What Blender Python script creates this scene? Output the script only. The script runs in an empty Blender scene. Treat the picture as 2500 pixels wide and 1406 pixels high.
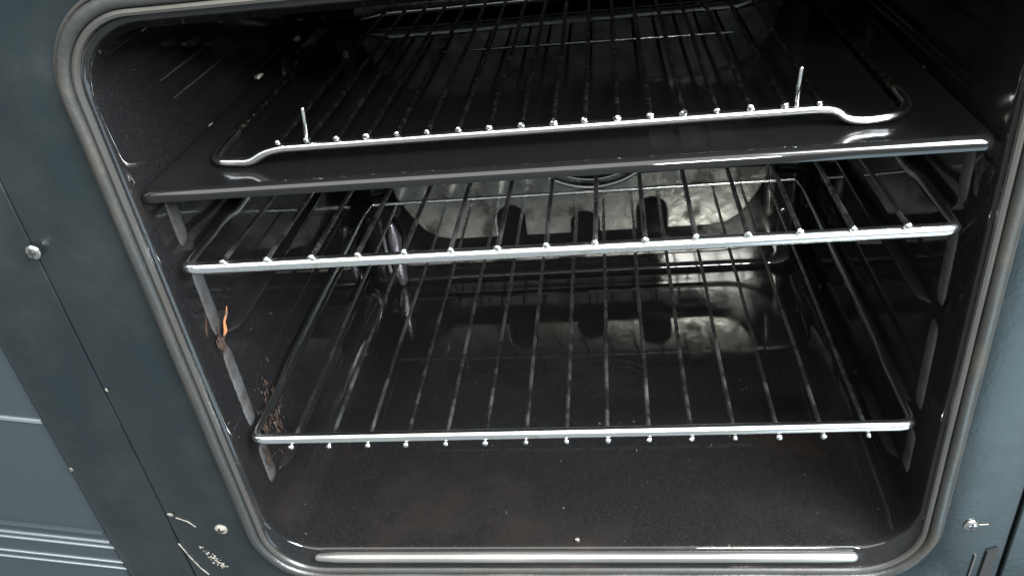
import bpy, bmesh, math, random
from mathutils import Vector, Matrix
random.seed(7)
sc = bpy.context.scene
col = sc.collection
R = math.radians

# ---------------------------------------------------------------- camera
XC = -0.0195                      # centre line of the oven cavity
def cam_matrix():
    rx, ry, rz = -0.5682, 0.1313, 0.1583
    Rz = Matrix.Rotation(rz, 3, 'Z'); Rx = Matrix.Rotation(rx, 3, 'X'); Ry = Matrix.Rotation(ry, 3, 'Y')
    M = Rz @ Rx @ Ry
    r, f, u = M.col[0], M.col[1], M.col[2]
    m = Matrix(((r[0], u[0], -f[0]), (r[1], u[1], -f[1]), (r[2], u[2], -f[2]))).to_4x4()
    m.translation = Vector((0.0212, -0.3894, 0.4507))
    return m
cd = bpy.data.cameras.new('camera'); cam = bpy.data.objects.new('camera', cd); col.objects.link(cam)
cam.matrix_world = cam_matrix()
cd.sensor_width = 36; cd.lens = 36 * 1982.1 / 2500; cd.clip_start = 0.01; cd.clip_end = 50
sc.camera = cam

# ---------------------------------------------------------------- world and lights
w = bpy.data.worlds.new('World'); sc.world = w; w.use_nodes = True
bg = w.node_tree.nodes['Background']; bg.inputs[0].default_value = (0.84, 0.95, 1.0, 1); bg.inputs[1].default_value = 0.42
def area(name, loc, target, sx, sy, power, color):
    l = bpy.data.lights.new(name, 'AREA'); l.shape = 'RECTANGLE'; l.size = sx; l.size_y = sy
    l.energy = power; l.color = color
    o = bpy.data.objects.new(name, l); col.objects.link(o); o.location = loc
    o.rotation_euler = (Vector(target) - Vector(loc)).to_track_quat('-Z', 'Y').to_euler()
    return o
area('ceiling_light', (0.0, -0.95, 1.6), (0, 0, 0.1), 2.8, 1.5, 58, (1.0, 0.98, 0.93))
area('window_light', (1.0, -0.75, 1.3), (0.1, 0.1, 0.15), 0.8, 1.2, 190, (0.86, 0.93, 1.0))
area('back_panel_light', (0.25, -1.0, 0.84), (0.0, 0.38, 0.08), 0.25, 0.12, 24, (1.0, 0.99, 0.92))  # unseen lamp placed before the oven to light the back panel
area('low_fill_light', (0.75, -0.75, -0.45), (0.28, 0, 0.1), 0.7, 0.7, 5.0, (0.62, 0.88, 1.0))  # unseen fill lamp added low at right to brighten the frame
vs = sc.view_settings; vs.view_transform = 'Standard'; vs.look = 'None'; vs.exposure = 0.10; vs.gamma = 1.0
vs.use_curve_mapping = False

# ---------------------------------------------------------------- materials
def mat(name, base, rough=0.4, metal=0.0, spec=0.5, coat=0.0, coat_r=0.05, base2=None, mix_scale=8, lo=0.45, hi=0.65,
        rough2=None, bump=0.0, bump_scale=60, detail=6, stretch=(1, 1, 1)):
    m = bpy.data.materials.new(name); m.use_nodes = True
    nt = m.node_tree; b = nt.nodes['Principled BSDF']
    b.inputs['Base Color'].default_value = (*base, 1); b.inputs['Roughness'].default_value = rough
    b.inputs['Metallic'].default_value = metal; b.inputs['Specular IOR Level'].default_value = spec
    b.inputs['Coat Weight'].default_value = coat; b.inputs['Coat Roughness'].default_value = coat_r
    tc = nt.nodes.new('ShaderNodeTexCoord'); mp = nt.nodes.new('ShaderNodeMapping')
    mp.inputs['Scale'].default_value = stretch
    nt.links.new(tc.outputs['Object'], mp.inputs['Vector'])
    if base2 is not None or rough2 is not None:
        n = nt.nodes.new('ShaderNodeTexNoise'); n.inputs['Scale'].default_value = mix_scale; n.inputs['Detail'].default_value = detail
        n.inputs['Roughness'].default_value = 0.62
        nt.links.new(mp.outputs[0], n.inputs['Vector'])
        mr = nt.nodes.new('ShaderNodeMapRange'); mr.inputs[1].default_value = lo; mr.inputs[2].default_value = hi
        nt.links.new(n.outputs['Fac'], mr.inputs[0])
        if base2 is not None:
            mx = nt.nodes.new('ShaderNodeMix'); mx.data_type = 'RGBA'
            mx.inputs['A'].default_value = (*base, 1); mx.inputs['B'].default_value = (*base2, 1)
            nt.links.new(mr.outputs[0], mx.inputs['Factor']); nt.links.new(mx.outputs['Result'], b.inputs['Base Color'])
        if rough2 is not None:
            m2 = nt.nodes.new('ShaderNodeMapRange'); m2.inputs[3].default_value = rough; m2.inputs[4].default_value = rough2
            nt.links.new(mr.outputs[0], m2.inputs[0]); nt.links.new(m2.outputs[0], b.inputs['Roughness'])
    if bump:
        n2 = nt.nodes.new('ShaderNodeTexNoise'); n2.inputs['Scale'].default_value = bump_scale; n2.inputs['Detail'].default_value = 5
        nt.links.new(mp.outputs[0], n2.inputs['Vector'])
        bp = nt.nodes.new('ShaderNodeBump'); bp.inputs['Strength'].default_value = bump; bp.inputs['Distance'].default_value = 0.002
        nt.links.new(n2.outputs['Fac'], bp.inputs['Height']); nt.links.new(bp.outputs[0], b.inputs['Normal'])
    return m
M = {}
def enamel():
    m = bpy.data.materials.new('black_enamel'); m.use_nodes = True; nt = m.node_tree; b = nt.nodes['Principled BSDF']; L = nt.links.new
    tc = nt.nodes.new('ShaderNodeTexCoord')
    def noise(scale, lo, hi, detail=6, st=None):
        n = nt.nodes.new('ShaderNodeTexNoise'); n.inputs['Scale'].default_value = scale; n.inputs['Detail'].default_value = detail; n.inputs['Roughness'].default_value = .65
        if st:
            mp = nt.nodes.new('ShaderNodeMapping'); mp.inputs['Scale'].default_value = st; L(tc.outputs['Object'], mp.inputs[0]); L(mp.outputs[0], n.inputs['Vector'])
        else: L(tc.outputs['Object'], n.inputs['Vector'])
        r = nt.nodes.new('ShaderNodeMapRange'); r.inputs[1].default_value = lo; r.inputs[2].default_value = hi; L(n.outputs['Fac'], r.inputs[0]); return n, r.outputs[0]
    def mix(f, A, B):
        x = nt.nodes.new('ShaderNodeMix'); x.data_type = 'RGBA'; L(f, x.inputs['Factor'])
        for k, v in (('A', A), ('B', B)):
            if isinstance(v, tuple): x.inputs[k].default_value = (*v, 1)
            else: L(v, x.inputs[k])
        return x.outputs['Result']
    _, speck = noise(1300, .50, .78, 2); _, grease = noise(9, .50, .68, 9); _, streak = noise(14, .56, .70, 8, (1, 1, .25)); _, dots = noise(150, .735, .79, 2)
    c = mix(speck, (0.0055, 0.0055, 0.0058), (0.020, 0.0195, 0.0195))
    c = mix(grease, c, (0.012, 0.010, 0.009)); c = mix(streak, c, (0.012, 0.009, 0.008)); c = mix(dots, c, (0.07, 0.065, 0.055)); L(c, b.inputs['Base Color'])
    mx = nt.nodes.new('ShaderNodeMath'); mx.operation = 'MAXIMUM'; L(grease, mx.inputs[0]); L(streak, mx.inputs[1])
    r = nt.nodes.new('ShaderNodeMapRange'); r.inputs[3].default_value = .035; r.inputs[4].default_value = .20; L(mx.outputs[0], r.inputs[0]); L(r.outputs[0], b.inputs['Roughness'])
    n, _ = noise(26, 0, 1, 3); bp = nt.nodes.new('ShaderNodeBump'); bp.inputs['Strength'].default_value = .022; bp.inputs['Distance'].default_value = .002
    L(n.outputs['Fac'], bp.inputs['Height']); L(bp.outputs[0], b.inputs['Normal'])
    return m
M['enamel'] = enamel()
M['tray'] = mat('tray_enamel', (0.005, 0.005, 0.005), 0.045, 0, 0.5, rough2=0.14, mix_scale=10, bump=0.02, bump_scale=40)
M['chrome'] = mat('chrome_rod', (0.93, 0.94, 0.93), 0.19, 1.0, base2=(0.50, 0.48, 0.44), lo=.55, hi=.8, rough2=0.30, mix_scale=70, bump=0.03, bump_scale=300)
M['wire'] = mat('tarnished_wire', (0.62, 0.62, 0.61), 0.22, 1.0, base2=(0.30, 0.29, 0.275), mix_scale=40, lo=0.45, hi=0.7, rough2=0.5, bump=0.3, bump_scale=500)
M['grill_wire'] = mat('burnt_wire', (0.45, 0.43, 0.37), 0.25, 1.0, base2=(0.020, 0.019, 0.017), mix_scale=240, lo=0.34, hi=0.46, rough2=0.45, bump=0.9, bump_scale=420)
M['frame'] = mat('frame_enamel', (0.0055, 0.0085, 0.0095), 0.24, 0, 0.5, base2=(0.008, 0.0105, 0.011), mix_scale=11, detail=10, rough2=0.48, bump=0.07, bump_scale=260)
M['gasket'] = mat('seal_rubber', (0.018, 0.019, 0.018), 0.36, 0, 0.5, base2=(0.022, 0.019, 0.015), mix_scale=26, lo=0.5, hi=0.70, rough2=0.6, detail=10, bump=0.18, bump_scale=240)
M['trim'] = mat('lip_metal', (0.06, 0.06, 0.056), 0.28, 0.5, base2=(0.06, 0.055, 0.05), mix_scale=30, bump=0.05, bump_scale=200)
M['wall_sheen'] = mat('reflection_grey', (0.042, 0.042, 0.043), 0.42, 0, 0.5, base2=(0.024, 0.020, 0.017), mix_scale=60, bump=0.2, bump_scale=250)  # grey of the reflections drawn on the side walls
M['cover'] = mat('fan_cover_enamel', (0.46, 0.47, 0.43), 0.15, 0.65, 0.5, base2=(0.09, 0.088, 0.08), mix_scale=30, lo=0.42, hi=0.62, detail=10, rough2=0.38, bump=0.12, bump_scale=120)
M['worn'] = mat('worn_enamel_edge', (0.22, 0.22, 0.21), 0.35, 0.5, base2=(0.03, 0.03, 0.03), mix_scale=35, lo=0.45, hi=0.62, rough2=0.2, bump=0.2, bump_scale=200)
M['sill'] = mat('satin_sill', (0.28, 0.28, 0.27), 0.30, 0.85, base2=(0.36, 0.35, 0.32), mix_scale=25, rough2=0.42, bump=0.1, bump_scale=60, stretch=(.2, 1, 1))
M['highlight'] = mat('highlight_steel', (0.60, 0.57, 0.64), 0.22, 0.9, base2=(0.30, 0.28, 0.31), mix_scale=70, rough2=0.4, bump=0.3, bump_scale=120)  # violet tint of the painted corner highlight
M['glint'] = mat('dimple_glint', (0.75, 0.74, 0.70), 0.5, 0.3)
M['dark'] = mat('dark_recess_and_shadow', (0.006, 0.006, 0.006), 0.7)
M['joint'] = mat('dark_joint', (0.004, 0.004, 0.004), 0.9)
M['screw'] = mat('screw_steel', (0.55, 0.54, 0.52), 0.25, 1.0)
M['cabinet'] = mat('cabinet_paint', (0.020, 0.027, 0.031), 0.28, 0, 0.5, bump=0.03, bump_scale=200)
M['steel'] = mat('steel_trim', (0.45, 0.50, 0.53), 0.3, 0.9)
M['crumb'] = mat('crumb_pale', (0.15, 0.14, 0.12), 0.7, base2=(0.045, 0.04, 0.033), mix_scale=200)
M['rust'] = mat('rust_flake', (0.22, 0.075, 0.02), 0.6, base2=(0.05, 0.025, 0.015), mix_scale=150)
M['grime'] = mat('burnt_grime_and_reflection', (0.034, 0.021, 0.015), 0.4, base2=(0.03, 0.022, 0.018), mix_scale=150, bump=0.5, bump_scale=300)

# ---------------------------------------------------------------- helpers
def link(name, bm, m, parent=None, smooth=True, bevel=0.0, segs=2):
    me = bpy.data.meshes.new(name); bm.normal_update(); bm.to_mesh(me); bm.free()
    o = bpy.data.objects.new(name, me); col.objects.link(o); me.materials.append(m)
    if smooth:
        for p in me.polygons: p.use_smooth = True
        try: me.set_sharp_from_angle(angle=R(40))
        except Exception: pass
    if parent: o.parent = parent
    if bevel:
        b = o.modifiers.new('bevel', 'BEVEL'); b.width = bevel; b.segments = segs; b.limit_method = 'ANGLE'
    return o
def thing(name, label, cat, loc=(0, 0, 0), group=None):
    o = bpy.data.objects.new(name, None); col.objects.link(o); o.location = loc; o.empty_display_size = 0.02
    o['label'] = label; o['category'] = cat
    if group: o['group'] = group
    return o
def tag(o, label, cat, group=None):
    o['label'] = label; o['category'] = cat
    if group: o['group'] = group
    return o
def tube(bm, pts, r, n=10, closed=False, caps=True):
    pts = [Vector(p) for p in pts]; N = len(pts)
    rr = r if isinstance(r, (list, tuple)) else [r] * N
    rings = []; prev = None
    for i, p in enumerate(pts):
        if closed: t = (pts[(i + 1) % N] - pts[i - 1]).normalized()
        elif i == 0: t = (pts[1] - p).normalized()
        elif i == N - 1: t = (p - pts[i - 1]).normalized()
        else: t = ((pts[i + 1] - p).normalized() + (p - pts[i - 1]).normalized()).normalized()
        if prev is None:
            a = Vector((0, 0, 1)) if abs(t.z) < 0.9 else Vector((0, 1, 0))
            nrm = (a - t * a.dot(t)).normalized()
        else:
            nrm = (prev - t * prev.dot(t)).normalized()
        prev = nrm; bi = t.cross(nrm)
        rings.append([bm.verts.new(p + (nrm * math.cos(2 * math.pi * k / n) + bi * math.sin(2 * math.pi * k / n)) * rr[i]) for k in range(n)])
    M_ = N if closed else N - 1
    for i in range(M_):
        A, B = rings[i], rings[(i + 1) % N]
        for k in range(n): bm.faces.new((A[k], A[(k + 1) % n], B[(k + 1) % n], B[k]))
    if caps and not closed:
        for ring, s, t, rad in ((rings[0], -1, (pts[1] - pts[0]).normalized(), rr[0]), (rings[-1], 1, (pts[-1] - pts[-2]).normalized(), rr[-1])):
            # domed end
            c = pts[0] if s < 0 else pts[-1]
            last = ring
            for a in (35, 65):
                q = []
                for v_ in ring:
                    d = (v_.co - c)
                    q.append(bm.verts.new(c + d * math.cos(R(a)) + t * s * rad * math.sin(R(a))))
                for k in range(n):
                    f = (last[k], last[(k + 1) % n], q[(k + 1) % n], q[k])
                    bm.faces.new(f if s > 0 else f[::-1])
                last = q
            bm.faces.new(last if s > 0 else last[::-1])
def smooth_path(pts, r=0.008, seg=5):
    """round the inner corners of a polyline"""
    pts = [Vector(p) for p in pts]; out = [pts[0]]
    for i in range(1, len(pts) - 1):
        a, b, c = pts[i - 1], pts[i], pts[i + 1]
        d = min(r, (a - b).length * .45, (c - b).length * .45)
        p0 = b + (a - b).normalized() * d; p1 = b + (c - b).normalized() * d
        for k in range(seg + 1):
            t = k / seg; out.append(p0 * (1 - t) ** 2 + b * 2 * t * (1 - t) + p1 * t * t)
    out.append(pts[-1]); return out
def rrect(x0, x1, z0, z1, r, seg=10):
    """rounded rectangle, counter clockwise seen from the front (x, z)"""
    out = []
    for cx, cz, a0 in ((x1 - r, z0 + r, -90), (x1 - r, z1 - r, 0), (x0 + r, z1 - r, 90), (x0 + r, z0 + r, 180)):
        for k in range(seg + 1):
            a = R(a0 + 90 * k / seg); out.append((cx + r * math.cos(a), cz + r * math.sin(a)))
    return out
def loft(bm, loops, close_last=False):
    vs_ = [[bm.verts.new(p) for p in L] for L in loops]
    for A, B in zip(vs_, vs_[1:]):
        n = len(A)
        for k in range(n): bm.faces.new((A[k], A[(k + 1) % n], B[(k + 1) % n], B[k]))
    if close_last: bm.faces.new(vs_[-1])
    return vs_
def box(bm, x0, x1, y0, y1, z0, z1):
    v = [bm.verts.new((x, y, z)) for x in (x0, x1) for y in (y0, y1) for z in (z0, z1)]
    for f in ((0, 1, 3, 2), (4, 6, 7, 5), (0, 4, 5, 1), (2, 3, 7, 6), (0, 2, 6, 4), (1, 5, 7, 3)): bm.faces.new([v[i] for i in f])
def prism(bm, outline, y0, y1, inset=0.0):
    """outline in (x, z) extruded along y, y0 towards the viewer"""
    A = [bm.verts.new((x, y0, z)) for x, z in outline]; B = [bm.verts.new((x, y1, z)) for x, z in outline]
    n = len(A)
    bm.faces.new(A); bm.faces.new(B[::-1])
    for k in range(n): bm.faces.new((A[k], B[k], B[(k + 1) % n], A[(k + 1) % n]))
    bmesh.ops.recalc_face_normals(bm, faces=bm.faces)
def blob(bm, c, r, sx=1, sy=1, sz=1, rough=0.3, sub=2, rnd=random):
    res = bmesh.ops.create_icosphere(bm, subdivisions=sub, radius=r)
    for v_ in res['verts']:
        k = 1 + rnd.uniform(-rough, rough); v_.co = Vector((v_.co.x * sx * k, v_.co.y * sy * k, v_.co.z * sz * k)) + Vector(c)

# ---------------------------------------------------------------- the oven
X0, X1 = XC - 0.230, XC + 0.230           # cavity side walls
ZF, ZT = -0.031, 0.358                    # cavity floor and roof
YB = 0.380                                # back wall
OX0, OX1, OZ0, OZ1 = -0.2527, 0.2150, -0.0485, 0.3705   # opening in the front frame
oven = thing('oven', 'black enamelled oven with its door open, rubber seal round the cavity and grey front frame', 'oven', (XC, 0, OZ0))
def P(o):                                   # parent while keeping scene coordinates
    o.parent = oven; o.matrix_parent_inverse = Matrix.Translation(-oven.location); return o

# cavity liner
bm = bmesh.new(); loops = []
def section(ins, y, rr, dz=0.0):
    return [(x, y, z) for x, z in rrect(X0 + ins, X1 - ins, ZF + ins + dz, ZT - ins, max(rr - ins * .5, 0.006))]
for y, si, zb_, rr_ in ((-.001, .0005, OZ0 + .0005, .041), (.0008, .001, OZ0 + .0018, .041), (.0018, .0016, OZ0 + .0055, .040),
                       (.0024, .0024, -.0375, .040), (.0034, .0028, -.0325, .039), (.0050, .0032, -.0312, .038), (.0090, .0034, -.0311, .036)):
    loops.append([(x, y, z) for x, z in rrect(OX0 + si, OX1 - si, zb_, OZ1 - si * 2.2, rr_)])
loops.append(section(0.0, 0.017, .032)); loops.append(section(0, 0.03, .026))
for y in (.12, .24, YB - .030, YB - .026): loops.append(section(0, y, .022))
for k in range(1, 17):
    a = R(90 * k / 16); u = .026 * (1 - math.cos(a)); y = YB - .026 + .026 * math.sin(a)
    t = max(0.0, 1 - (YB - y) / .006) if YB - y < .006 else 0.0
    bz = .006 * (1 - math.sqrt(max(0, 1 - t * t)))
    loops.append([(x, y, z) for x, z in rrect(X0 + u, X1 - u, ZF + bz, ZT - u, .022 - .01 * k / 16)])
loops.append([(x, YB, z) for x, z in rrect(X0 + .029, X1 - .029, ZF + .0085, ZT - .029, .011)])
loops.append([(x, YB, z) for x, z in rrect(X0 + .08, X1 - .08, ZF + .06, ZT - .08, .010)])
loft(bm, loops, True)
bmesh.ops.recalc_face_normals(bm, faces=bm.faces); bmesh.ops.reverse_faces(bm, faces=bm.faces)
P(link('cavity_liner', bm, M['enamel']))

# rounded bead across the floor front; pale metal colour strengthens its highlight
bm = bmesh.new()
pts = [(XC - .196 + .388 * k / 24, -0.0002, -0.0362) for k in range(25)]
rr = [0.0040] * 25; rr[0] = .0030; rr[-1] = .0036
tube(bm, pts, rr, 16); P(link('floor_sill', bm, M['sill']))

# crease pressed across the back wall above the floor
bm = bmesh.new()
tube(bm, smooth_path([(-.2200, YB - .0005, -.0055), (-.212, YB - .0012, -.0075), (.128, YB - .0012, -.0085), (.150, YB - .0012, -.0065), (.168, YB - .0005, .0010)], .008, 5), .0024, 10)
P(link('wall_crease', bm, M['worn'])) 

# side ledges
def ledge(s, z, h=0.0055, prot=0.0085, y0=0.046, y1=0.345):
    bm = bmesh.new(); xw = X0 if s > 0 else X1
    prof = [(0, -h), (prot * .55, -h * .9), (prot * .95, -h * .35), (prot, 0), (prot * .93, h * .18), (prot * .5, h * .38), (0, h * .45)]
    L = []
    for y, k in ((y0, .15), (y0 + .006, .8), (y0 + .012, 1), (y1 - .02, 1), (y1, .1)):
        L.append([bm.verts.new((xw + s * (px * k - .001), y, z + pz * (.5 + .5 * k))) for px, pz in prof])
    for A, B in zip(L, L[1:]):
        for k in range(len(A) - 1): bm.faces.new((A[k], A[k + 1], B[k + 1], B[k]))
    bm.faces.new(L[0]); bm.faces.new(L[-1][::-1])
    bmesh.ops.recalc_face_normals(bm, faces=bm.faces)
    return P(link('shelf_ledge', bm, M['enamel']))
for s in (1, -1):
    for z in (0.2110, 0.1450, 0.0650, 0.0120): ledge(s, z)
    ledge(s, 0.2570, h=0.006, prot=0.008)
# grey strips painted in for a reflection down the side walls
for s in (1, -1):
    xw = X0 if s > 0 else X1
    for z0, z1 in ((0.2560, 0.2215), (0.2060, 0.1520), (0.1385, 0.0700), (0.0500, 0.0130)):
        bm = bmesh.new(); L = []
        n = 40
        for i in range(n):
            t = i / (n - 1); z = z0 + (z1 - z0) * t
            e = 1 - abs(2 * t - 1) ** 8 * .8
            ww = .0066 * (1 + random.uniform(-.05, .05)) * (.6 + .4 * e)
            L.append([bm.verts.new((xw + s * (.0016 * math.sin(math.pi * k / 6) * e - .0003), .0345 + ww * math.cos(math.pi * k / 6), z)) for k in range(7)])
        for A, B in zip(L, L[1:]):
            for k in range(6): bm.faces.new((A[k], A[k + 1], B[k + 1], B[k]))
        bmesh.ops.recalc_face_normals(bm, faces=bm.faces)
        P(link('reflection_strip', bm, M['wall_sheen']))
# pressed stops along the side walls, above the tray
for s, sp in ((1, ((.1134, .2657), (.2085, .2681), (.3034, .2699))), (-1, ((.1209, .2645), (.2273, .263), (.330, .264)))):
    xw = X0 if s > 0 else X1
    for y, z in sp:
        bm = bmesh.new(); blob(bm, (xw + s * .0006, y, z + .002), .0040, .7, 1.4, .5, .12); P(link('wall_dimple', bm, M['glint']))  # pale colour paints the glint on each dimple

# fan cover on the back wall
CX = -0.0195
def arch(xc, w_, zt, zb, n=8):
    """notch running up from the lower edge, listed right to left"""
    r = w_ / 2; out = [(xc + r, zb)]
    for k in range(n + 1):
        a = math.pi * k / n; out.append((xc + r * math.cos(a), zt - r + r * math.sin(a)))
    out.append((xc - r, zb)); return out
right = [(.118, .0265), (.135, .030), (.148, .040), (.160, .058), (.172, .080), (.176, .100), (.176, .275), (.165, .305), (.140, .325), (.110, .334)]
left = [(2 * CX - x, z) for x, z in right[::-1]]
low = left + arch(-.0915, .030, .063, .0265) + arch(-.0135, .030, .0515, .0265) + arch(.0565, .031, .0635, .0265)
# arches are listed right->left; the outline runs left->right along the bottom, so flip each one
def rev(a): return a[::-1]
outline = right + left + rev(arch(-.0915, .030, .063, .0265)) + rev(arch(-.0135, .030, .0515, .0265)) + rev(arch(.0565, .031, .0635, .0265))
bm = bmesh.new(); prism(bm, outline, YB - .011, YB + .001)
cover = P(link('fan_cover', bm, M['cover'], smooth=False, bevel=.0018))
def PC(o):
    o.parent = cover; o.matrix_parent_inverse = cover.matrix_parent_inverse.copy(); o.matrix_parent_inverse = Matrix.Identity(4); return o
# fan inlet: dark disc with concentric wire rings
fx, fz = -.002, .162
bm = bmesh.new(); prism(bm, [(fx + .072 * math.cos(2 * math.pi * k / 48), fz + .072 * math.sin(2 * math.pi * k / 48)) for k in range(48)], YB - .0125, YB - .0105)
PC(link('fan_opening', bm, M['dark'], smooth=False))
for r_, t_ in ((.081, .0022), (.0725, .0016), (.058, .0014), (.044, .0014), (.030, .0014)):
    bm = bmesh.new(); tube(bm, [(fx + r_ * math.cos(2 * math.pi * k / 64), YB - .0145, fz + r_ * math.sin(2 * math.pi * k / 64)) for k in range(64)], t_, 8, closed=True)
    PC(link('guard_ring', bm, M['screw']))
def screw(x, y, z, r=.0042, m=None):
    bm = bmesh.new()
    N = 20
    L = []
    for rad, dy in ((r, 0), (r * .98, -.0008), (r * .75, -.0018), (r * .4, -.0023)):
        L.append([(x + rad * math.cos(2 * math.pi * k / N), y + dy, z + rad * math.sin(2 * math.pi * k / N)) for k in range(N)])
    loft(bm, L, True); bmesh.ops.recalc_face_normals(bm, faces=bm.faces)
    o = link('screw', bm, m or M['screw'])
    b2 = bmesh.new(); box(b2, x - r * .6, x + r * .6, y - .0026, y - .0019, z - r * .13, z + r * .13); box(b2, x - r * .13, x + r * .13, y - .0027, y - .0020, z - r * .6, z + r * .6)
    s = link('screw_slot', b2, M['dark'], smooth=False); s.parent = o
    return o
for x, z in ((-.187, .052), (.191, .034), (-.15, .20)): P(screw(x, YB - .001, z))

# pale rib right of the cover; left tube stands in for a corner highlight
bm = bmesh.new(); tube(bm, [(.176, YB - .001, .035), (.176, YB - .001, .110)], .0055, 12); P(link('back_rib', bm, M['cover']))
bm = bmesh.new(); tube(bm, [(-.2235, YB - .008, -.026), (-.2230, YB - .008, -.006), (-.2235, YB - .008, .012), (-.2225, YB - .008, .030), (-.2230, YB - .008, .046)], [.0050, .0072, .0060, .0076, .0035], 16)
P(link('corner_highlight', bm, M['highlight']))
for pts in ([(.030, .0930), (.100, .0940), (.168, .0925)], [(-.150, .0960), (-.060, .0955)]):
    bm = bmesh.new(); tube(bm, [(x, YB - .0112, z) for x, z in pts], .0018, 8); PC(link('cover_shadow', bm, M['dark']))  # dark strips drawn as shadow bands across the cover

# door seal: outer bead, inner lip
def rpath(off, y, seg=12, r=.041):
    return [(x, y, z) for x, z in rrect(OX0 - off, OX1 + off, OZ0 - off, OZ1 + off, r + off, seg)]
def dense(path):
    out = []; n = len(path)
    for i in range(n):
        a, b = Vector(path[i]), Vector(path[(i + 1) % n]); k = max(1, int((b - a).length / .012))
        for j in range(k): out.append(a.lerp(b, j / k))
    return out
bm = bmesh.new(); pp = dense(rpath(.0060, -.0030)); tube(bm, [(p.x, p.y + .0004 * math.sin(i * .9), p.z) for i, p in enumerate(pp)], .0037, 12, closed=True)
seal = P(link('door_seal', bm, M['gasket']))
bm = bmesh.new(); tube(bm, dense(rpath(.0002, -.0020)), .0022, 8, closed=True)
o = link('seal_lip', bm, M['trim']); o.parent = seal
bm = bmesh.new(); tube(bm, dense(rpath(.0112, -.0006)), .0012, 8, closed=True)
o = link('seal_edge', bm, M['gasket']); o.parent = seal

# front frame with the rounded hole
def frame_plate():
    bm = bmesh.new()
    fx0, fx1, fz0, fz1 = -.3215, .2690, -.16, .46
    seg = 12; inner = rrect(OX0 - .001, OX1 + .001, OZ0 - .001, OZ1 + .001, .042, seg)
    # matching outer loop: corners repeated for each arc
    outer = []
    for cx, cz in ((fx1, fz0), (fx1, fz1), (fx0, fz1), (fx0, fz0)):
        for k in range(seg + 1): outer.append((cx, cz))
    # spread the outer points a little so every quad is valid
    n = len(inner); out2 = []
    for i, ((ix, iz), (ox, oz)) in enumerate(zip(inner, outer)):
        k = i % (seg + 1); c = i // (seg + 1); t = (k / seg) * 2 - 1
        dx = dz = 0
        if c == 0: dx = min(0, t) * .06; dz = max(0, t) * .06
        if c == 1: dz = min(0, t) * .06; dx = -max(0, t) * .06
        if c == 2: dx = -min(0, t) * .06; dz = -max(0, t) * .06
        if c == 3: dz = -min(0, t) * .06; dx = max(0, t) * .06
        out2.append((ox + dx, oz + dz))
    L = [[(x, .003, z) for x, z in inner], [(x, .0008, z) for x, z in inner], [(x, 0, z) for x, z in rrect(OX0 - .0022, OX1 + .0022, OZ0 - .0022, OZ1 + .0022, .043, seg)],
         [(x, 0, z) for x, z in out2]]
    # rounded outer edge
    def push(d, y):
        r_ = []
        for x, z in out2:
            r_.append((x + (-d if abs(x - fx0) < 1e-6 else d if abs(x - fx1) < 1e-6 else 0), y, z + (-d if abs(z - fz0) < 1e-6 else d if abs(z - fz1) < 1e-6 else 0)))
        return r_
    L.append(push(.0012, .0005)); L.append(push(.0018, .003)); L.append(push(.0018, .02))
    loft(bm, L); bmesh.ops.recalc_face_normals(bm, faces=bm.faces)
    return bm
P(link('front_frame', frame_plate(), M['frame']))
# side trims of the front frame: gently rounded upright strips
bm = bmesh.new(); L = []
prof = [(-.3240, .010), (-.3242, .004), (-.3255, .0015), (-.331, .0022), (-.340, .0022), (-.350, .0005), (-.362, -.0015), (-.372, -.0020), (-.3765, -.0010), (-.3780, .003), (-.3780, .012)]
for z in (-.16, .0, .15, .30, .46): L.append([bm.verts.new((x, y, z)) for x, y in prof])
for A, B in zip(L, L[1:]):
    for k in range(len(A) - 1): bm.faces.new((A[k], A[k + 1], B[k + 1], B[k]))
bmesh.ops.recalc_face_normals(bm, faces=bm.faces)
P(link('side_trim', bm, M['frame'])).modifiers.new('s', 'SOLIDIFY').thickness = -.001
# right side strip with the hinge recess
bm = bmesh.new()
prism(bm, [(.2722, -.16), (.330, -.16), (.330, .46), (.2722, .46)], -.0012, .02)
P(link('side_trim', bm, M['frame'], smooth=False, bevel=.0012))
bm = bmesh.new(); prism(bm, [(.2555, -.16), (.2625, -.16), (.2655, -.027), (.2590, -.030)], -.0016, .002)
P(link('hinge_slot', bm, M['joint'], smooth=False))
bm = bmesh.new(); prism(bm, [(.2488, -.16), (.2500, -.16), (.2530, -.034), (.2518, -.034)], -.0012, .002)
P(link('hinge_plate', bm, M['trim'], smooth=False))
# screws in the frame
P(screw(.2442, -.0002, -.0044, .0048)); P(screw(-.3222, -.0022, .2410, .0048)); P(screw(-.2840, -.0002, -.0039, .0050, M['crumb']))
# chipped spots
for x, z, r_ in ((-.3203, .1334, .0016), (-.3194, .0122, .0032), (-.3756, .0624, .0022), (-.306, -.024, .0020)):
    bm = bmesh.new()
    for k in range(4): blob(bm, (x + random.uniform(-.5, .5) * r_, -.0006 - (.0016 if x < -.33 else 0), z + random.uniform(-.5, .5) * r_), r_ * .6, 1, .25, .8, .35, 1)
    P(link('paint_chip', bm, M['crumb'], smooth=False))
bm = bmesh.new(); tube(bm, [(-.3155, -.0004, .009), (-.3075, -.0004, .0045), (-.3035, -.0004, -.001)], .0004, 6); P(link('scratch_and_glint', bm, M['crumb']))
bm = bmesh.new(); tube(bm, [(-.3235, -.0004, -.020), (-.3195, -.0004, -.036), (-.3150, -.0004, -.049), (-.311, -.0004, -.056)], .0005, 6); P(link('scratch_and_glint', bm, M['crumb']))
bm = bmesh.new(); tube(bm, [(.2495, -.0004, -.0040), (.2545, -.0004, -.0036)], .0005, 6); P(link('scratch_and_glint', bm, M['crumb']))

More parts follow.
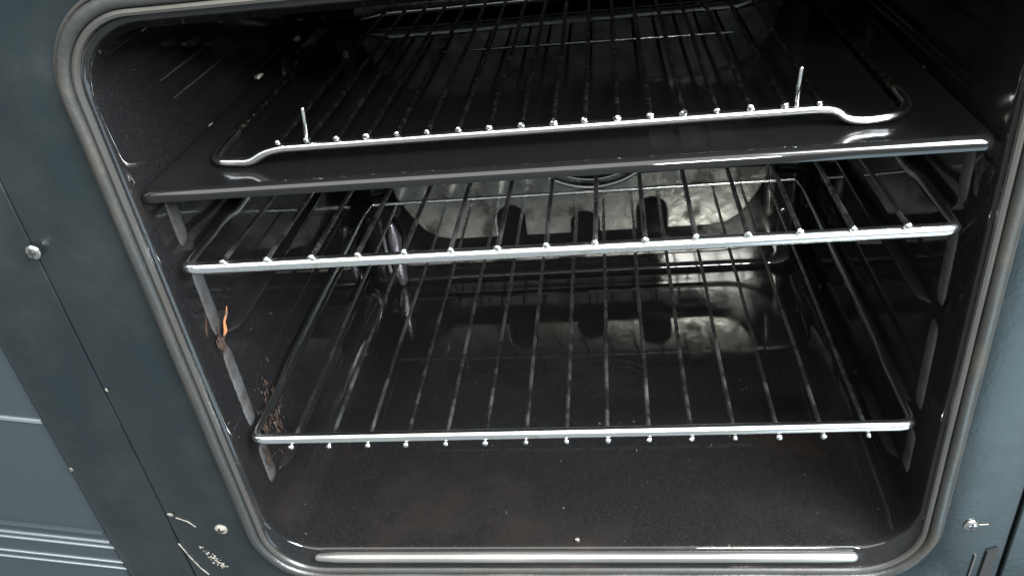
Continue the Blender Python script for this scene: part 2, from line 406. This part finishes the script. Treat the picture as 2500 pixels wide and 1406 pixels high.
for y0, y1, z in ((.070, .138, .3142), (.079, .215, .3003)):  # grill rod reflections drawn as thin lines on the left wall
    bm = bmesh.new(); tube(bm, [(X0 - .0001, y0 + (y1 - y0) * k / 8, z + random.uniform(-.0002, .0002)) for k in range(9)], [.0003] + [.0005] * 7 + [.0002], 6)
    P(link('scratch_and_glint', bm, M['wall_sheen']))

# ---------------------------------------------------------------- neighbouring cabinet at the left
cab = thing('kitchen_cabinet', 'dark blue grey cabinet front with thin steel lines, left of the oven behind the gap', 'cabinet', (-.50, .01, -.2))
def C2(o): o.parent = cab; o.matrix_parent_inverse = Matrix.Translation(-cab.location); return o
bm = bmesh.new(); prism(bm, [(-.80, -.25), (-.3812, -.25), (-.3812, .5), (-.80, .5)], .0015, .02)
C2(link('front_panel', bm, M['cabinet'], smooth=False, bevel=.001))
def strip(z, h, m, name='steel_line', x1=-.3816, th=.0012, sl=-.165):
    bm = bmesh.new(); prism(bm, [(-.80, z - h / 2 - sl * .42), (x1, z - h / 2), (x1, z + h / 2), (-.80, z + h / 2 - sl * .42)], .0015 - th, .003)
    C2(link(name, bm, m, smooth=False, bevel=.0004))
strip(.1055, .0032, M['steel']); strip(-.0085, .0022, M['cabinet'], 'ridge', th=.003)
strip(-.0200, .0020, M['steel']); strip(-.0265, .0018, M['steel'], x1=-.380); strip(-.0440, .0016, M['steel'], x1=-.379); strip(-.0515, .0014, M['steel'], x1=-.379)

# ---------------------------------------------------------------- racks
Wr = .44; D = .3563
def make_rack():
    r = thing('oven_rack', 'upper chrome wire rack below the tray, its cross wires on top of the front rod', 'oven rack', (-.0193, .0074, .2184), 'chrome wire oven racks')
    bm = bmesh.new(); h = Wr / 2
    def side(s):
        return [(s * h, .03, 0), (s * h, .062, 0), (s * h, .078, -.0035), (s * h, .20, -.0035), (s * h, D - .03, -.0035), (s * h, D - .012, 0)]
    front = [(-h, .0, 0), (h, .0, 0)]
    pts = [(0, 0, 0), (h, 0, 0)] + side(1) + [(h, D, 0), (-h, D, 0)] + side(-1)[::-1] + [(-h, 0, 0)]
    path = smooth_path(pts + [(0, 0, 0)], .009, 5)[:-1]
    # rod: thick front bar, thinner sides
    rad = [.0037 if p.y < .004 else .0024 for p in path]
    tube(bm, path, rad, 14, closed=True)
    link('rack_frame', bm, M['chrome'], r)
    for i in range(15):
        x = (i - 7) * Wr / 16
        bm = bmesh.new(); j = lambda a: random.uniform(-a, a)
        tube(bm, [(x + j(.0003), -.0026, .0050), (x, .002, .0050), (x + j(.0006), .09, .0036), (x + j(.0006), D * .5, .0034), (x + j(.0006), D - .06, .0036), (x, D, .0040), (x, D + .0015, .0040)], .00145, 8); blob(bm, (x + j(.0004), -.0030, .0054), .0019 * random.uniform(.85, 1.15), 1.1, .8, 1, .12)
        link('rack_wire', bm, M['wire'], r)
        # rounded weld bead where the rod end sits on the bar
    return r
rack = make_rack()
r2 = rack.copy(); col.objects.link(r2)
for ch in list(rack.children):
    c = ch.copy(); col.objects.link(c); c.parent = r2
r2.location = (-.0196, .0119, .0747); r2.rotation_euler = (0, math.pi, 0)
r2['label'] = 'lower chrome wire rack above the oven floor, its cross wires beneath the front rod'

# ---------------------------------------------------------------- roasting tray and its grill
tray = thing('roasting_tray', 'shallow black enamel roasting tray with a rounded rim, on the top ledges', 'roasting tray', (XC, .18, .2555))
bm = bmesh.new()
tx0, tx1, ty0, ty1 = XC - .2296, XC + .2296, .0030, .368
def tloop(ins, z, r=.008): return [(x - XC, y - .18, z - .2555) for x, y in rrect(tx0 + ins, tx1 - ins, ty0 + ins, ty1 - ins, max(r - ins * .4, .004), 8)]
def prof():
    P_ = [(.040, .2560), (.022, .2565), (.016, .2590), (.012, .2645)]
    for k in range(0, 9):
        a = R(215 - 25 * k); P_.append((.0065, .2655))
    return P_
PR = [(.045, .2565), (.024, .2570), (.0185, .2592), (.0145, .2635), (.0100, .2640)]
for k in range(9):
    a = R(200 - 20 * k); PR.append((.0048 + .0048 * math.cos(a), .2668 + .0048 * math.sin(a)))
PR += [(.0150, .2650), (.0172, .2630), (.0200, .2617), (.0240, .2612), (.05, .2611), (.09, .2611)]
vsl = loft(bm, [tloop(i, z) for i, z in PR], True)
bm.faces.new(vsl[0][::-1])
bmesh.ops.recalc_face_normals(bm, faces=bm.faces)
link('tray_body', bm, M['tray'], tray)
bm = bmesh.new(); tube(bm, [(-.115 - XC, .262 - .18, .2612 - .2555), (.0 - XC, .2555 - .18, .2612 - .2555), (.115 - XC, .249 - .18, .2612 - .2555)], [.0006, .0014, .0006], 8)
link('tray_highlight', bm, M['chrome'], tray)  # thin bright tube added as a highlight line across the tray floor

grill = thing('grill_insert', 'wire grill insert with bent down feet and two upright pins, lying in the black tray', 'grill rack', (-.0225, .2, .2615))
def G(o): o.parent = grill; o.matrix_parent_inverse = Matrix.Translation(-grill.location); return o
xg, yg, zg, pg = -.0225, .0539, .2728, .0184
fr = [(-.2290, .36, .2650), (-.2290, .080, .2650), (-.2250, .0560, .2655), (-.2000, .0535, .2648), (-.1905, .0539, .2700), (-.1800, .0539, .2722),
      (.1340, .0539, .2728), (.1435, .0539, .2715), (.1505, .0539, .2655), (.1600, .0535, .2645), (.1780, .0550, .2655), (.1870, .0700, .2655), (.1870, .36, .2650)]
bm = bmesh.new(); tube(bm, smooth_path([(-.2290, .105, .2650)] + fr[1:-1] + [(.1870, .092, .2655)], .010, 6), .0028, 12); G(link('grill_frame', bm, M['chrome']))
for x, y in ((-.2290, .106), (.1870, .093)):
    bm = bmesh.new(); tube(bm, [(x, y, .2650), (x, .36, .2650)], .0026, 10); G(link('side_rod', bm, M['grill_wire']))
bm = bmesh.new(); tube(bm, [(-.229, .36, .2650), (-.18, .362, .2725), (.134, .362, .2725), (.187, .36, .2650)], .0024, 10); G(link('grill_frame', bm, M['chrome']))
for i in range(18):
    x = xg + (i - 8.5) * pg; bm = bmesh.new(); j = lambda a: random.uniform(-a, a)
    tube(bm, [(x, yg - .0015, zg + .0036), (x, yg + .003, zg + .0036), (x + j(.0007), .12, zg + .0033), (x + j(.0007), .2, zg + .0033), (x + j(.0007), .28, zg + .0033), (x, .363, zg + .0036)], .0015, 8)
    G(link('grill_wire', bm, M['grill_wire'])); bm = bmesh.new(); blob(bm, (x + j(.0005), yg - .0022, zg + .0042), .0019 * random.uniform(.8, 1.15), 1.1, .8, 1, .15)
    G(link('wire_end', bm, M['chrome']))
for x, z in ((-.1600, .2955), (.1222, .2965)):
    bm = bmesh.new(); tube(bm, [(x - .0022 * (1 if x < 0 else 0), yg, .2735), (x, yg, .285), (x + .001, yg, z)], .0013, 10)
    G(link('upright_pin', bm, M['chrome']))

# ---------------------------------------------------------------- dirt, and a smear in place of reflections
def crumb(c, r, name, label, m, **k):
    bm = bmesh.new(); blob(bm, (0, 0, 0), r, k.get('sx', 1), k.get('sy', 1), k.get('sz', 1), .25, 2)
    o = link(name, bm, m); o.location = c; return tag(o, label, 'crumb')
o = crumb((-.1790, .2144, .2790), .0024, 'crumb', 'pale yellow crumb caught on the wires of the grill insert', M['crumb'], sz=1.4)
o = crumb((-.0188, .0100, -.0300), .0016, 'crumb', 'tiny pale crumb at the front of the oven floor', M['crumb'])
bm = bmesh.new(); tube(bm, [(-.2440, .0300, .1520), (-.2432, .0325, .1545), (-.2434, .0350, .1600), (-.2425, .0395, .1635), (-.2420, .0420, .168)], [.0007, .0013, .0008, .0009, .0002], 8)
tag(link('rust_flake', bm, M['rust']), 'bright orange flake standing on the left middle ledge of the oven', 'flake')
def strands(name, label, c, n, s, m, rad=.0005):
    bm = bmesh.new()
    for k in range(n * 5):
        p = Vector(c) + Vector((random.uniform(-.05, .05), random.gauss(0, .35), random.gauss(0, .8))) * s
        blob(bm, p, rad * random.uniform(.4, 1.6), .4, random.uniform(.6, 1.4), random.uniform(1.0, 4.5), .35, 1)
    o = link(name, bm, m, smooth=True); return tag(o, label, 'grime')
strands('burnt_grime_and_reflection', 'brown burnt scraps under the orange flake on the left wall', (-.2470, .0290, .1470), 12, .005, M['grime'], .0006)
strands('burnt_grime_and_reflection', 'brown and grey scraps where the lower rack meets the left wall', (-.2450, .0400, .0620), 16, .007, M['grime'], .0005)
strands('burnt_grime_and_reflection', 'small tan scraps on the left wall beneath the lower rack', (-.2470, .0330, .0330), 10, .005, M['grime'], .0006)
strands('burnt_grime_and_reflection', 'dark smear standing in for reflections low on the left wall behind the lower rack corner', (-.2485, .064, .052), 26, .020, M['grime'], .0008)  # smear put in where the wall shows messy reflections
bm = bmesh.new()
for k in range(60):
    t = random.random(); x = -.3045 + .010 * t + random.uniform(-.003, .003); z = -.030 - .018 * t + random.uniform(-.003, .003)
    blob(bm, (x, -.0006, z), random.uniform(.0004, .0011), 1, .4, 1, .3, 1)
o = link('crumb_patch', bm, M['crumb'], smooth=False); tag(o, 'pale crumbs stuck to the lower left of the oven front frame', 'crumbs'); o['kind'] = 'stuff'
